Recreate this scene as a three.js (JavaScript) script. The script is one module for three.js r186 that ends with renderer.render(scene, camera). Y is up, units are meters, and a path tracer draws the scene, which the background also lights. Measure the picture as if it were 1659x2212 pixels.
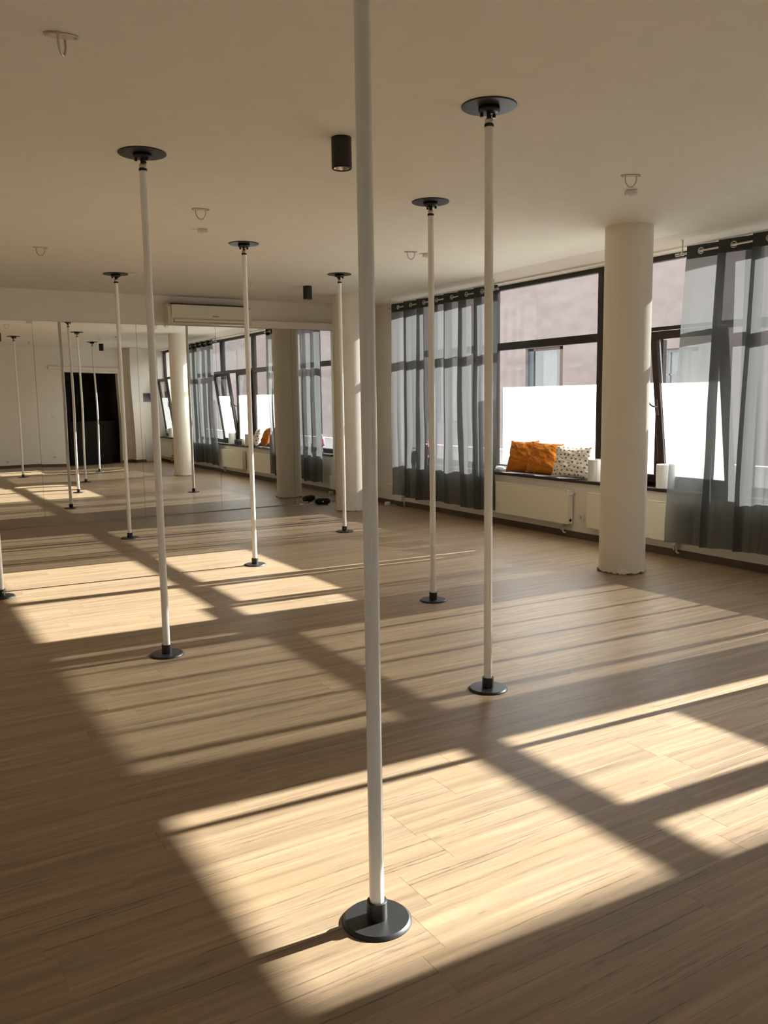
import * as THREE from 'three';
import { RoundedBoxGeometry } from 'three/addons/geometries/RoundedBoxGeometry.js';
import { mergeGeometries } from 'three/addons/utils/BufferGeometryUtils.js';

// ------------------------------------------------------------------ camera, light, exposure
// room frame: x = towards the window wall, y = up, z = -n with n = towards the mirror wall
const H = 3.046, NM = 11.762, UW = 6.74, WG = 6.95;
const scene = new THREE.Scene();
const camera = new THREE.PerspectiveCamera(62.435, 1659 / 2212, 0.05, 200);
camera.position.set(0, 1.59, 0);
camera.up.set(0.08077, 0.99109, -0.10591);
camera.lookAt(0.5115, 1.59 - 0.13242, -0.84902);

const renderer = new THREE.WebGLRenderer();
renderer.toneMapping = THREE.LinearToneMapping;
renderer.toneMappingExposure = 0.99;
renderer.shadowMap.enabled = true;

scene.background = new THREE.Color().setRGB(0.96, 0.98, 1.0);
scene.backgroundIntensity = 5.5;

const sun = new THREE.DirectionalLight(new THREE.Color().setRGB(1.0, 0.985, 0.945), 25.5);
sun.position.set(40, 40 * 0.478, 40 * 0.06 - 5);
sun.target.position.set(0, 0, -5);
sun.castShadow = true;
sun.shadow.mapSize.set(2048, 2048);
Object.assign(sun.shadow.camera, { left: -14, right: 14, top: 14, bottom: -14, near: 1, far: 90 });
scene.add(sun, sun.target);

// ------------------------------------------------------------------ helpers
function rng(seed) { let s = seed >>> 0; return () => { s = (s + 0x6D2B79F5) >>> 0; let t = s; t = Math.imul(t ^ (t >>> 15), t | 1); t ^= t + Math.imul(t ^ (t >>> 7), t | 61); return ((t ^ (t >>> 14)) >>> 0) / 4294967296; }; }
function hash2(x, y, s) { let h = Math.imul(x | 0, 374761393) + Math.imul(y | 0, 668265263) + Math.imul(s | 0, 1442695041); h = Math.imul(h ^ (h >>> 13), 1274126177); return ((h ^ (h >>> 16)) >>> 0) / 4294967296; }
function vnoise(x, y, s) { const xi = Math.floor(x), yi = Math.floor(y), fx = x - xi, fy = y - yi, a = fx * fx * (3 - 2 * fx), b = fy * fy * (3 - 2 * fy);
  const p = hash2(xi, yi, s), q = hash2(xi + 1, yi, s), r = hash2(xi, yi + 1, s), t = hash2(xi + 1, yi + 1, s); return (p + (q - p) * a) * (1 - b) + (r + (t - r) * a) * b; }
const fbm = (x, y, s, o = 4) => { let v = 0, a = 0.5, n = 0; for (let i = 0; i < o; i++) { v += a * vnoise(x, y, s + i * 17); n += a; x *= 2.03; y *= 2.03; a *= 0.5; } return v / n; };
const rgb = (r, g, b) => new THREE.Color().setRGB(r, g, b);
function std(color, roughness = 0.6, more = {}) { return new THREE.MeshStandardMaterial({ color, roughness, ...more }); }
function tex(w, h, fn, srgb = true) {
  const d = new Uint8Array(w * h * 4);
  for (let y = 0; y < h; y++) for (let x = 0; x < w; x++) { const c = fn(x, y), i = (y * w + x) * 4; d[i] = Math.max(0, Math.min(255, c[0])); d[i + 1] = Math.max(0, Math.min(255, c[1])); d[i + 2] = Math.max(0, Math.min(255, c[2])); d[i + 3] = 255; }
  const t = new THREE.DataTexture(d, w, h); t.magFilter = THREE.LinearFilter; t.minFilter = THREE.LinearMipmapLinearFilter; t.generateMipmaps = true; t.wrapS = t.wrapT = THREE.RepeatWrapping;
  if (srgb) t.colorSpace = THREE.SRGBColorSpace; t.needsUpdate = true; return t;
}
const taken = {};
function numbered(name) { const k = taken[name] = (taken[name] ?? -1) + 1; return k ? name + '_' + String(k).padStart(3, '0') : name; }
function shade(m) { m.castShadow = m.receiveShadow = true; return m; }
function mesh(name, geometry, material, parent) { const m = shade(new THREE.Mesh(Array.isArray(geometry) ? merge(geometry) : geometry, material)); m.name = name; parent.add(m); return m; }
function merge(list) { return mergeGeometries(list.map((g) => { g = g.index ? g.toNonIndexed() : g; for (const k of Object.keys(g.attributes)) if (!['position', 'normal', 'uv'].includes(k)) g.deleteAttribute(k); return g; })); }
function tag(o, label, category, group) { o.userData.label = label; o.userData.category = category; if (group) o.userData.group = group; return o; }
function thing(name, label, category, u, y, n, turn = 0, group) { const o = new THREE.Group(); o.name = numbered(name); o.position.set(u, y, -n); o.rotation.y = turn; scene.add(o); return tag(o, label, category, group); }
function solo(name, geometry, material, label, category, group) { const m = mesh(numbered(name), geometry, material, scene); return tag(m, label, category, group); }
function struct(name, geometry, material, label, category) { const m = mesh(name, geometry, material, scene); m.userData.kind = 'structure'; return tag(m, label, category); }
function structGroup(name, label, category) { const o = new THREE.Group(); o.name = name; o.userData.kind = 'structure'; scene.add(o); return tag(o, label, category); }
// an axis-aligned box given in room coordinates
function box(u0, u1, y0, y1, n0, n1, r = 0) { const w = Math.abs(u1 - u0), h = Math.abs(y1 - y0), d = Math.abs(n1 - n0);
  const g = r ? new RoundedBoxGeometry(w, h, d, 2, Math.min(r, w / 2.05, h / 2.05, d / 2.05)) : new THREE.BoxGeometry(w, h, d); g.translate((u0 + u1) / 2, (y0 + y1) / 2, -(n0 + n1) / 2); return g; }
function cyl(r0, r1, y0, y1, seg = 32, x = 0, z = 0) { const g = new THREE.CylinderGeometry(r1, r0, y1 - y0, seg); g.translate(x, (y0 + y1) / 2, z); return g; }
function lathe(pts, seg = 40) { return new THREE.LatheGeometry(pts.map(([r, y]) => new THREE.Vector2(r, y)), seg); }
function tube(pts, r, seg = 24, rs = 8) { return new THREE.TubeGeometry(new THREE.CatmullRomCurve3(pts.map((p) => new THREE.Vector3(...p))), seg, r, rs); }
// texture coordinates in metres, by the dominant direction of each face
function metricUV(g, s = 1) { g = g.index ? g.toNonIndexed() : g; const p = g.attributes.position, n = g.attributes.normal, uv = new Float32Array(p.count * 2);
  for (let i = 0; i < p.count; i++) { const ax = Math.abs(n.getX(i)), ay = Math.abs(n.getY(i)), az = Math.abs(n.getZ(i)); const x = p.getX(i), y = p.getY(i), z = p.getZ(i);
    const [a, b] = ay > ax && ay > az ? [x, z] : ax > az ? [z, y] : [x, y]; uv[2 * i] = a * s; uv[2 * i + 1] = b * s; }
  g.setAttribute('uv', new THREE.BufferAttribute(uv, 2)); return g; }

// ------------------------------------------------------------------ materials
const plasterMap = tex(512, 512, (x, y) => { const v = 249 + 3 * (fbm(x / 60, y / 60, 5, 4) - 0.5) * 2 + 2 * (hash2(x, y, 9) - 0.5); return [v, v, v]; });
const plasterBump = tex(512, 512, (x, y) => { const v = 128 + 90 * (fbm(x / 9, y / 9, 23, 3) - 0.5); return [v, v, v]; }, false);
const M = {
  wall: std(rgb(0.91, 0.845, 0.735), 0.9, { map: plasterMap, bumpMap: plasterBump, bumpScale: 0.0003 }),
  ceiling: std(rgb(0.93, 0.875, 0.755), 0.92, { map: plasterMap, bumpMap: plasterBump, bumpScale: 0.0002 }),
  column: std(rgb(0.92, 0.855, 0.735), 0.85, { map: plasterMap, bumpMap: plasterBump, bumpScale: 0.0008 }),
  baseboard: std(rgb(0.105, 0.07, 0.045), 0.55),
  subfloor: std(rgb(0.10, 0.07, 0.045), 0.9),
  frame: std(rgb(0.028, 0.018, 0.015), 0.42),
  sill: std(rgb(0.024, 0.017, 0.015), 0.38),
  seal: std(rgb(0.45, 0.46, 0.46), 0.5),
  handle: std(rgb(0.16, 0.13, 0.115), 0.35, { metalness: 0.8 }),
  metal: std(rgb(0.55, 0.54, 0.52), 0.28, { metalness: 1 }),
  steel: std(rgb(0.62, 0.58, 0.52), 0.32, { metalness: 1 }),
  glass: new THREE.MeshPhysicalMaterial({ color: rgb(0.97, 0.98, 0.98), roughness: 0, transmission: 1, thickness: 0, ior: 1.5 }),
  film: new THREE.MeshPhysicalMaterial({ color: rgb(0.96, 0.955, 0.93), roughness: 0.95, transmission: 0.92, thickness: 0, ior: 1.45, side: THREE.DoubleSide }),
  curtain: new THREE.MeshPhysicalMaterial({ color: rgb(0.132, 0.135, 0.134), roughness: 1, transmission: 0.42, thickness: 0, ior: 1.02, specularIntensity: 0.1, opacity: 0.79, transparent: true, side: THREE.DoubleSide }),
  curtainHead: std(rgb(0.040, 0.040, 0.041), 0.9, { side: THREE.DoubleSide }),
  mirror: std(rgb(0.90, 0.915, 0.90), 0.0, { metalness: 1 }),
  mirrorEdge: std(rgb(0.10, 0.14, 0.12), 0.3),
  blackPlate: std(rgb(0.018, 0.018, 0.018), 0.42),
  blackRubber: std(rgb(0.012, 0.012, 0.012), 0.6),
  pole: new THREE.MeshPhysicalMaterial({ color: rgb(0.90, 0.89, 0.85), roughness: 0.34, clearcoat: 0.4, clearcoatRoughness: 0.3 }),
  plasticWhite: std(rgb(0.78, 0.76, 0.70), 0.45),
  radiator: std(rgb(0.88, 0.83, 0.67), 0.4),
  air: std(rgb(0.76, 0.70, 0.56), 0.32),
  airDark: std(rgb(0.06, 0.05, 0.04), 0.6),
  print: std(rgb(0.05, 0.045, 0.04), 0.6),
  black: std(rgb(0.010, 0.010, 0.010), 0.5),
  blackCloth: std(rgb(0.012, 0.010, 0.008), 0.95),
};

// ------------------------------------------------------------------ floor: oak-look planks along x
const plankTex = [];
for (let k = 0; k < 8; k++) {
  const R = rng(900 + k * 37), W = 1024, Hh = 160, s = 100 * k + 3, tone = 0.97 + 0.06 * R();
  const lines = Array.from({ length: 9 }, () => ({ y: R() * Hh, a: 2 + 5 * R(), f: 0.6 + 1.4 * R(), st: R() * 0.8, len: 0.2 + 0.6 * R(), d: 0.12 + 0.24 * R(), w: 0.8 + 1.6 * R(), s: (R() * 1000) | 0 }));
  const knots = Array.from({ length: 2 }, () => ({ x: R() * W, y: Hh * (0.2 + 0.6 * R()), r: 3 + 5 * R() }));
  plankTex.push(tex(W, Hh, (x, y) => {
    const X = x / W, Y = y / Hh; let warp = 0, kd = 0;
    for (const q of knots) { const dx = (x - q.x) / 4.5, dy = y - q.y, d2 = (dx * dx + dy * dy) / (q.r * q.r); warp += Math.sign(dy) * 9 * Math.exp(-d2 * 0.35); kd += Math.exp(-d2 * 2.2); }
    const yy = y + warp + 12 * (fbm(X * 3, Y * 1.2, s + 5, 3) - 0.5);
    let v = 1 + 0.32 * (fbm(X * 2.6, yy / 18, s, 4) - 0.5) + 0.06 * (fbm(X * 7, yy / 3.6, s + 50, 3) - 0.5) + 0.07 * (fbm(X * 60, yy / 1.6, s + 80, 2) - 0.5);
    for (const l of lines) { const t = (X - l.st) / l.len; if (t < 0 || t > 1) continue; const ly = l.y + l.a * (fbm(X * l.f * 3, 1.5, l.s, 3) - 0.5) * 3, d = Math.abs(y - ly); v -= l.d * Math.exp(-(d * d) / (l.w * l.w)) * Math.sin(Math.PI * t) * (0.35 + 0.9 * vnoise(X * 40, 2, l.s + 7)); }
    v -= 0.16 * kd; v *= tone; const w = fbm(X * 2, Y * 2, s + 200, 2) - 0.5;
    return [160 * v + 3 * w, 137 * v, 109 * v * (1 - 0.05 * w)];
  }));
}
const plankMats = plankTex.map((map) => new THREE.MeshPhysicalMaterial({ color: rgb(0.92, 0.92, 0.92), roughness: 0.42, specularIntensity: 0.65, map }));
function plankGeo(len, wid) { // bevelled top, open underside
  const b = 0.0005, d = 0.0004, L = len / 2, Wd = wid / 2, P = [], U = [];
  const q = (a, b2, c, e) => { for (const v of [a, b2, c, a, c, e]) { P.push(...v); U.push((v[0] + L) / 1.285, (v[2] + Wd) / 0.19); } };
  const t = [[-L + b, 0, Wd - b], [L - b, 0, Wd - b], [L - b, 0, -Wd + b], [-L + b, 0, -Wd + b]], m = [[-L, -d, Wd], [L, -d, Wd], [L, -d, -Wd], [-L, -d, -Wd]];
  q(...t); for (let i = 0; i < 4; i++) { const j = (i + 1) % 4; q(m[i], m[j], t[j], t[i]); const lo = (v) => [v[0], -0.008, v[2]]; q(lo(m[i]), lo(m[j]), m[j], m[i]); }
  const g = new THREE.BufferGeometry(); g.setAttribute('position', new THREE.Float32BufferAttribute(P, 3)); g.setAttribute('uv', new THREE.Float32BufferAttribute(U, 2)); g.computeVertexNormals(); return g;
}
{
  const floor = structGroup('floor', 'light oak laminate plank floor with sun patches', 'floor');
  mesh('underlay', box(-1.05, UW + 0.05, -0.2, -0.006, -1.55, NM + 0.1), M.subfloor, floor);
  const R = rng(77), L = 1.285, Wd = 0.19, gap = 0.0003, full = plankGeo(L - gap, Wd - gap), all = [];
  const fwd = new THREE.Vector3(0.5115, -0.13242, -0.84902);
  let row = 0;
  for (let n = -1.55; n < NM - 0.01; n += Wd, row++) {
    const w = Math.min(Wd, NM + 0.02 - n); let u = -1.05 - R() * L;
    while (u < UW - 0.01) {
      const a = Math.max(u, -1.05), b = Math.min(u + L, UW + 0.02); u += L; if (b - a < 0.02) continue;
      const c = new THREE.Vector3((a + b) / 2, 0, -(n + w / 2)), v = c.clone().sub(camera.position), d = v.length(), cos = v.normalize().dot(fwd);
      all.push({ c, len: b - a, w, flip: R() < 0.5, mat: (R() * 8) | 0, whole: b - a > L - 0.001 && w > Wd - 0.001, size: (cos > 0.70 ? 1 : 0.05) * (b - a) * 1.59 / (d * d * d) });
    }
  }
  all.sort((p, q) => q.size - p.size);
  const rest = plankMats.map(() => []);
  all.forEach((p, i) => {
    const g = p.whole ? full : plankGeo(p.len - gap, p.w - gap);
    if (i < 300) { const m = mesh(i ? 'plank_' + String(i).padStart(3, '0') : 'plank', g, plankMats[p.mat], floor); m.position.copy(p.c); if (p.flip) m.rotation.y = Math.PI; }
    else { const h = g.clone(); if (p.flip) h.rotateY(Math.PI); h.translate(p.c.x, 0, p.c.z); rest[p.mat].push(h); }
  });
  const far = mesh('far_planks', mergeGeometries(rest.filter((r) => r.length).map((r) => mergeGeometries(r)), true), plankMats.filter((_, i) => rest[i].length), floor);
  far.userData.kind = 'stuff';
}

// ------------------------------------------------------------------ room shell
const NB = 0.42, UB = 2.2, UL = -1.05; // the rear wall, and where it steps back beside the camera
struct('ceiling', metricUV(box(-2.8, UW + 0.42, H, H + 0.25, -1.8, NM + 0.3)), M.ceiling, 'plain cream plaster ceiling', 'ceiling');
struct('wall_far', metricUV(box(-2.8, UW + 0.4, -0.2, H, NM + 0.012, NM + 0.3)), M.wall, 'cream plaster wall carrying the mirrors', 'wall');
struct('wall_left', metricUV(box(UL - 0.25, UL, -0.2, H, -1.8, NM + 0.3)), M.wall, 'unseen cream plaster wall opposite the windows', 'wall');  // out of view, set close to bounce sunlight onto poles and pillars
const DOOR = [4.25, 5.78, 2.37];
struct('wall_back', merge([box(UL - 0.2, -0.05, -0.2, H, -1.8, -1.55), box(-0.05, 0.65, 2.2, H, -1.8, -1.55), box(-0.05, 0.65, -0.2, 0, -1.8, -1.55), box(0.65, UB, -0.2, H, -1.8, -1.55), box(UB, UB + 0.25, -0.2, H, -1.8, NB - 0.25), box(UB, DOOR[0], -0.2, H, NB - 0.25, NB), box(DOOR[0], DOOR[1], DOOR[2], H, NB - 0.25, NB), box(DOOR[1], UW + 0.4, -0.2, H, NB - 0.25, NB),
  box(6.02, 6.27, 0, H, NB, NB + 0.3)].map((g) => metricUV(g))), M.wall, 'cream plaster wall with a dark doorway, seen in the mirrors', 'wall');
// window wall: parapet, lintel, piers and the two ends
const OPEN = [[0.53, 2.74], [3.08, 10.66]];  // pier between the openings is out of view, placed to darken the floor gap
struct('wall_right', merge([box(UW, UW + 0.36, -0.2, 0.635, NB - 0.25, NM + 0.3), box(UW, UW + 0.36, 2.975, H, NB - 0.25, NM + 0.3), box(UW, UW + 0.36, 0.635, 2.975, NB - 0.25, OPEN[0][0]),
  box(UW, UW + 0.36, 0.635, 2.975, OPEN[0][1], OPEN[1][0]), box(UW, UW + 0.36, 0.635, 2.975, OPEN[1][1], NM + 0.3)].map((g) => metricUV(g))), M.wall, 'cream plaster window wall with low parapet', 'wall');
// soft cove between ceiling and window wall
{ const s = new THREE.Shape(); s.moveTo(0, 0); s.lineTo(0.30, 0); s.lineTo(0.30, -0.055); s.quadraticCurveTo(0.12, -0.03, 0, 0);
  const g = new THREE.ExtrudeGeometry(s, { depth: NM - NB, bevelEnabled: false, curveSegments: 10 }); g.translate(UW - 0.30, H, -NM); struct('trim_1', metricUV(g), M.wall, 'shallow plaster cove where ceiling meets the window wall', 'cove'); }
struct('trim_2', metricUV(box(4.78, UW, 2.648, 2.748, NM - 0.075, NM + 0.012, 0.004)), M.wall, 'plaster boxing above the mirror beside the air conditioner', 'boxing');
struct('trim_3', metricUV(box(UW - 0.05, UW, 0, 0.295, 10.60, NM + 0.012, 0.004)), M.wall, 'low plaster boxing along the window wall in the rear corner', 'boxing');
struct('baseboard_right', [box(UW - 0.018, UW, 0, 0.072, NB, 10.55, 0.004), box(UW - 0.066, UW - 0.05, 0, 0.072, 10.55, NM, 0.004)], M.baseboard, 'brown baseboard along the window wall', 'baseboard');
struct('baseboard_back', [box(UB, DOOR[0], 0, 0.075, NB, NB + 0.016, 0.004), box(DOOR[1], 6.02, 0, 0.075, NB, NB + 0.016, 0.004), box(6.004, 6.286, 0, 0.075, NB + 0.3, NB + 0.316, 0.004), box(6.27, 6.286, 0, 0.075, NB, NB + 0.3, 0.004), box(6.004, 6.02, 0, 0.075, NB, NB + 0.3, 0.004), box(6.286, UW, 0, 0.075, NB, NB + 0.016, 0.004)], M.baseboard, 'brown baseboard along the doorway wall', 'baseboard');
struct('baseboard_left', box(UL, UL + 0.018, 0, 0.075, -1.55, NM, 0.004), M.baseboard, 'brown baseboard along the wall opposite the windows', 'baseboard');

{ // glazed door out of view behind the camera, placed to light the foreground pole
  const d = structGroup('door_2', 'unseen brown framed glazed door behind the camera, lighting the foreground pole', 'door'), f = (a, b, c, e) => box(a, b, c, e, -1.69, -1.62, 0.005);
  mesh('frame', [f(-0.05, 0.03, 0, 2.2), f(0.57, 0.65, 0, 2.2), f(0.03, 0.57, 2.11, 2.2), f(0.03, 0.57, 0, 0.12)], M.frame, d);
  mesh('pane', box(0.03, 0.57, 0.12, 2.11, -1.658, -1.652), M.glass, d); mesh('handle', box(0.585, 0.605, 0.95, 1.15, -1.62, -1.585, 0.006), M.metal, d);
}
// ------------------------------------------------------------------ street and the house across it
{
  const stucco = tex(512, 512, (x, y) => { const v = 0.94 + 0.12 * (fbm(x / 90, y / 45, 61, 4) - 0.5) * 2 * 0.7 + 0.05 * (hash2(x, y, 3) - 0.5); return [236 * v, 214 * v, 209 * v]; });
  const pinkM = std(rgb(0.23, 0.226, 0.222), 0.92, { map: stucco });
  const street = solo('street', [box(UW + 0.36, 19.74, -0.5, -0.3, -60, 90), box(-20, UW + 0.36, -0.5, -0.3, -60, -1.8)], std(rgb(0.22, 0.21, 0.20), 0.95), 'grey paved street outside the windows and unseen courtyard behind the camera', 'street');  // second box is a courtyard outside the unseen door behind the camera
  const b = thing('street_house', 'pale pink rendered house across the street behind the windows', 'building', 20, -0.3, 0);
  const bb = (u0, u1, y0, y1, n0, n1, r) => box(u0, u1, y0, y1, n0, n1, r);
  const cut = [[16.0, 17.70, 0.9, 3.22], [21.45, 23.35, 0.9, 3.58], [27.2, 29.0, 0.9, 3.58], [10.6, 12.4, 0.9, 3.58], [33, 34.8, 0.9, 3.58], [4.6, 6.4, 0.9, 3.58]].sort((p, q) => p[0] - q[0]);
  const g = []; let at = 0.66;
  for (const [a, c, y0, y1] of cut) { g.push(bb(0, 6, 0, 6.55, at, a), bb(0, 6, 0, y0, a, c), bb(0, 6, y1, 6.55, a, c)); at = c; }
  g.push(bb(0, 6, 0, 6.55, at, 70)); mesh('wall', g.map((q) => metricUV(q, 0.35)), pinkM, b); mesh('unseen_tall_wing', metricUV(bb(-0.02, 1.0, 0, 14, -40, 0.66), 0.35), pinkM, b);  // tall wing rises out of view, placed to shade the corner window
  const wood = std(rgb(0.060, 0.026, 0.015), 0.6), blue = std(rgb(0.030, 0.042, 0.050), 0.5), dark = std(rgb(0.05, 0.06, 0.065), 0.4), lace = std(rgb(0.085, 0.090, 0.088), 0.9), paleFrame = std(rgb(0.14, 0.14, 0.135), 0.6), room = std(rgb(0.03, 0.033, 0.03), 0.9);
  cut.forEach(([a, c, y0, y1], i) => {
    const w = mesh('window', [bb(0.12, 0.2, y0, y1, a, a + (i === 3 ? 0.28 : 0.34)), bb(0.12, 0.2, y1 - 0.1, y1, a, c), bb(0.12, 0.2, y0, y0 + 0.1, a, c)], i === 2 ? paleFrame : wood, b);
    mesh('side_frame', bb(0.12, 0.2, y0, y1, c - (i === 3 ? 0.3 : 0.1), c), i === 2 ? paleFrame : blue, w);
    if (i === 2) { for (let k = 1; k < 4; k++) mesh('glazing_bar', bb(0.13, 0.17, y0 + k * 0.52, y0 + k * 0.52 + 0.05, a, c), paleFrame, w); for (let k = 1; k < 5; k++) mesh('glazing_bar', bb(0.13, 0.17, y0, y1, a + k * 0.36, a + k * 0.36 + 0.04), paleFrame, w); }
    const lp = []; for (let k = 0; k < 9; k++) lp.push(bb(0.30, 0.33 + 0.02 * (k % 2), y0, y1, a + 0.62 + k * 0.075, a + 0.62 + k * 0.075 + 0.06)); mesh('net_curtain', lp, lace, w);
    mesh('pane', bb(0.155, 0.165, y0, y1, a, c), M.glass, w);
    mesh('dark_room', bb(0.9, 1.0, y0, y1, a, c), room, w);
  });
  mesh('cornice', bb(-0.25, 0, 6.35, 6.6, 0.66, 70), pinkM, b);
}

// ------------------------------------------------------------------ windows
const FU0 = WG - 0.035, FU1 = WG + 0.035, YB = 0.655, YT = 2.975;
const filmTop = 1.715;
function sash(parent, n0, n1, y0, y1, lean, handleSide, filmed = true) {
  // an opening casement, hinged at its foot when it leans in; its frame of reference stands at the foot
  const w = n1 - n0, h = y1 - y0, s = 0.080, piv = new THREE.Group(); piv.name = 'sash'; piv.position.set(FU0 - 0.012, y0, -(n0 + n1) / 2); piv.rotation.z = lean; parent.add(piv);
  const b = (a0, a1, b0, b1, c0, c1, r) => box(a0, a1, b0, b1, c0, c1, r);
  mesh('sash_frame', [b(-0.03, 0.03, 0, s, -w / 2, w / 2, 0.006), b(-0.03, 0.03, h - s, h, -w / 2, w / 2, 0.006), b(-0.03, 0.03, s, h - s, -w / 2, -w / 2 + s, 0.006), b(-0.03, 0.03, s, h - s, w / 2 - s, w / 2, 0.006)], M.frame, piv);
  mesh('pane', b(-0.003, 0.003, s, h - s, -w / 2 + s, w / 2 - s), M.glass, piv);
  mesh('seal', [b(0.004, 0.012, s, h - s, -w / 2 + s - 0.002, -w / 2 + s + 0.007), b(0.004, 0.012, s, h - s, w / 2 - s - 0.007, w / 2 - s + 0.002)], M.seal, piv);
  if (filmed) { const f = mesh('privacy_film', new THREE.PlaneGeometry(w - 2 * s - 0.012, filmTop - y0 - s), M.film, piv); f.rotation.y = -Math.PI / 2; f.position.set(-0.006, s + (filmTop - y0 - s) / 2, 0); }
  if (handleSide) { const c = handleSide * (w / 2 - s / 2), d = -handleSide; // c counts along n; the lever swings up and over the pane
    mesh('handle', [box(-0.042, -0.03, 0.70, 0.86, c - 0.014, c + 0.014, 0.005), tube([[-0.04, 0.79, -c], [-0.062, 0.79, -c], [-0.074, 0.80, -(c + d * -0.03)], [-0.078, 0.83, -(c - d * 0.062)], [-0.078, 0.90, -(c - d * 0.085)]].map(([a, b, z]) => [a, b, z]), 0.0095, 24, 8)], M.handle, piv); }
  return piv;
}
function fixedPane(parent, n0, n1, y0, y1, filmed, edge = 0.0) {
  mesh('pane', box(WG - 0.003, WG + 0.003, y0, y1, n0, n1), M.glass, parent);
  if (filmed) { const w = n1 - n0 - edge * 1.2; const f = mesh('privacy_film', new THREE.PlaneGeometry(w, filmTop - y0 - 0.02), M.film, parent); f.rotation.y = -Math.PI / 2; f.position.set(WG - 0.006, y0 + 0.02 + (filmTop - y0 - 0.02) / 2, -(n0 + edge * 0.2 + w / 2)); }
}
function windowUnit(k, n0, n1, kind, label, m0 = 0.067, m1 = 0.067) {
  const o = structGroup('window_' + k, label, 'window'), g0 = n0 + m0, g1 = n1 - m1, fr = (a, b, c, d) => box(FU0, FU1, a, b, c, d, 0.005);
  mesh('frame', [fr(YB, YT, n0, g0), fr(YB, YT, g1, n1), fr(2.922, YT, g0, g1), fr(YB, 0.735, g0, g1)], M.frame, o);
  const low = kind.sashes ? 2.232 : 2.18;
  mesh('transom', fr(low, 2.272, g0, g1), M.frame, o);
  fixedPane(o, g0, g1, 2.272, 2.922, false);
  if (kind.sashes) { mesh('sash_stop', box(FU0 - 0.008, FU0, 2.205, 2.275, g0 - 0.02, g1 + 0.02, 0.003), M.frame, o); for (const s of kind.sashes) sash(o, s[0], s[1], 0.70, 2.228, s[2], s[3], !kind.clear); }
  else { const ms = kind.mullions || [], mw = kind.mw || 0.06; let a = g0; for (const q of ms) { mesh('mullion', fr(0.735, 2.18, q - mw, q + mw), M.frame, o); if (!kind.lowOnly) mesh('mullion', fr(2.272, 2.922, q - mw, q + mw), M.frame, o); fixedPane(o, a, q - mw, 0.735, 2.18, !kind.clear, 0.05); a = q + mw; } fixedPane(o, a, g1, 0.735, 2.18, !kind.clear, 0.11); }
  return o;
}
windowUnit(1, 8.685, 10.66, { mullions: [9.75], clear: true }, 'brown framed window behind the grey curtain next to the mirror wall', 0.067, 0.067);
windowUnit(2, 6.815, 8.685, {}, 'wide brown framed window with frosted lower film above the cushions', 0.067, 0.04);
windowUnit(3, 4.985, 6.815, { sashes: [[5.07, 5.93, 0.13, 1], [5.93, 6.735, 0, -1]] }, 'brown framed window with a casement tilted inward behind the front pillar', 0.075, 0.067);
windowUnit(4, 3.08, 4.985, { clear: true }, 'brown framed window behind the grey curtain at the right edge', 0.067, 0.075);
windowUnit(5, 1.42, 2.74, { mullions: [1.85], mw: 0.085, lowOnly: true }, 'brown framed window nearest the camera that lights the foreground floor', 0.06, 0.04);
windowUnit(6, 0.53, 1.42, { sashes: [[0.59, 1.37, 0.12, 1]] }, 'narrow brown framed window in the corner seen in the mirror, casement tilted', 0.055, 0.055);
solo('window_sill', [box(UW - 0.035, FU0 + 0.01, 0.628, 0.66, 0.43, 2.74, 0.004), box(UW - 0.035, FU0 + 0.01, 0.628, 0.66, 3.08, 10.66, 0.004), box(UW - 0.035, UW + 0.002, 0.628, 0.66, 2.74, 3.08, 0.004)], M.sill, 'dark brown window sill running under all the windows', 'sill');

// ------------------------------------------------------------------ mirrors on the far wall
{
  const edges = [0.55, 1.868, 3.19, 4.313, 5.495, 6.42], y0 = 0.012, y1 = 2.646;
  const names = ['mirror panel at the left edge reflecting the doorway wall', 'mirror panel reflecting the black doorway, behind the left poles', 'mirror panel under the left end of the air conditioner', 'mirror panel reflecting the cushions, right of the air conditioner middle', 'narrow mirror panel beside the rear pillar'];
  for (let k = 0; k < 5; k++) {
    const a = edges[k] + 0.0015, b = edges[k + 1] - 0.0015, o = thing('mirror_panel', names[k], 'mirror', (a + b) / 2, 0, NM, 0, 'wall mirrors');
    const g = new THREE.PlaneGeometry(b - a, y1 - y0, 24, 40), p = g.attributes.position; g.translate(0, (y0 + y1) / 2, 0.006);
    const warp = [0.0003, 0.0012, 0.0003, 0.0002, 0.0001][k];
    for (let i = 0; i < p.count; i++) { const x = p.getX(i) / (b - a), y = p.getY(i) / 2.64; p.setZ(i, p.getZ(i) + warp * (Math.cos(Math.PI * 2 * x) * 0.4 + Math.sin(7 * y + 2 * k) * 0.35 + Math.sin(4 * x + 9 * y + k) * 0.25)); }
    g.computeVertexNormals();
    mesh('glass', g, M.mirror, o);
    mesh('backing', box(-(b - a) / 2, (b - a) / 2, y0, y1, -0.004, 0.010), M.mirrorEdge, o);
  }
}

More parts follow.
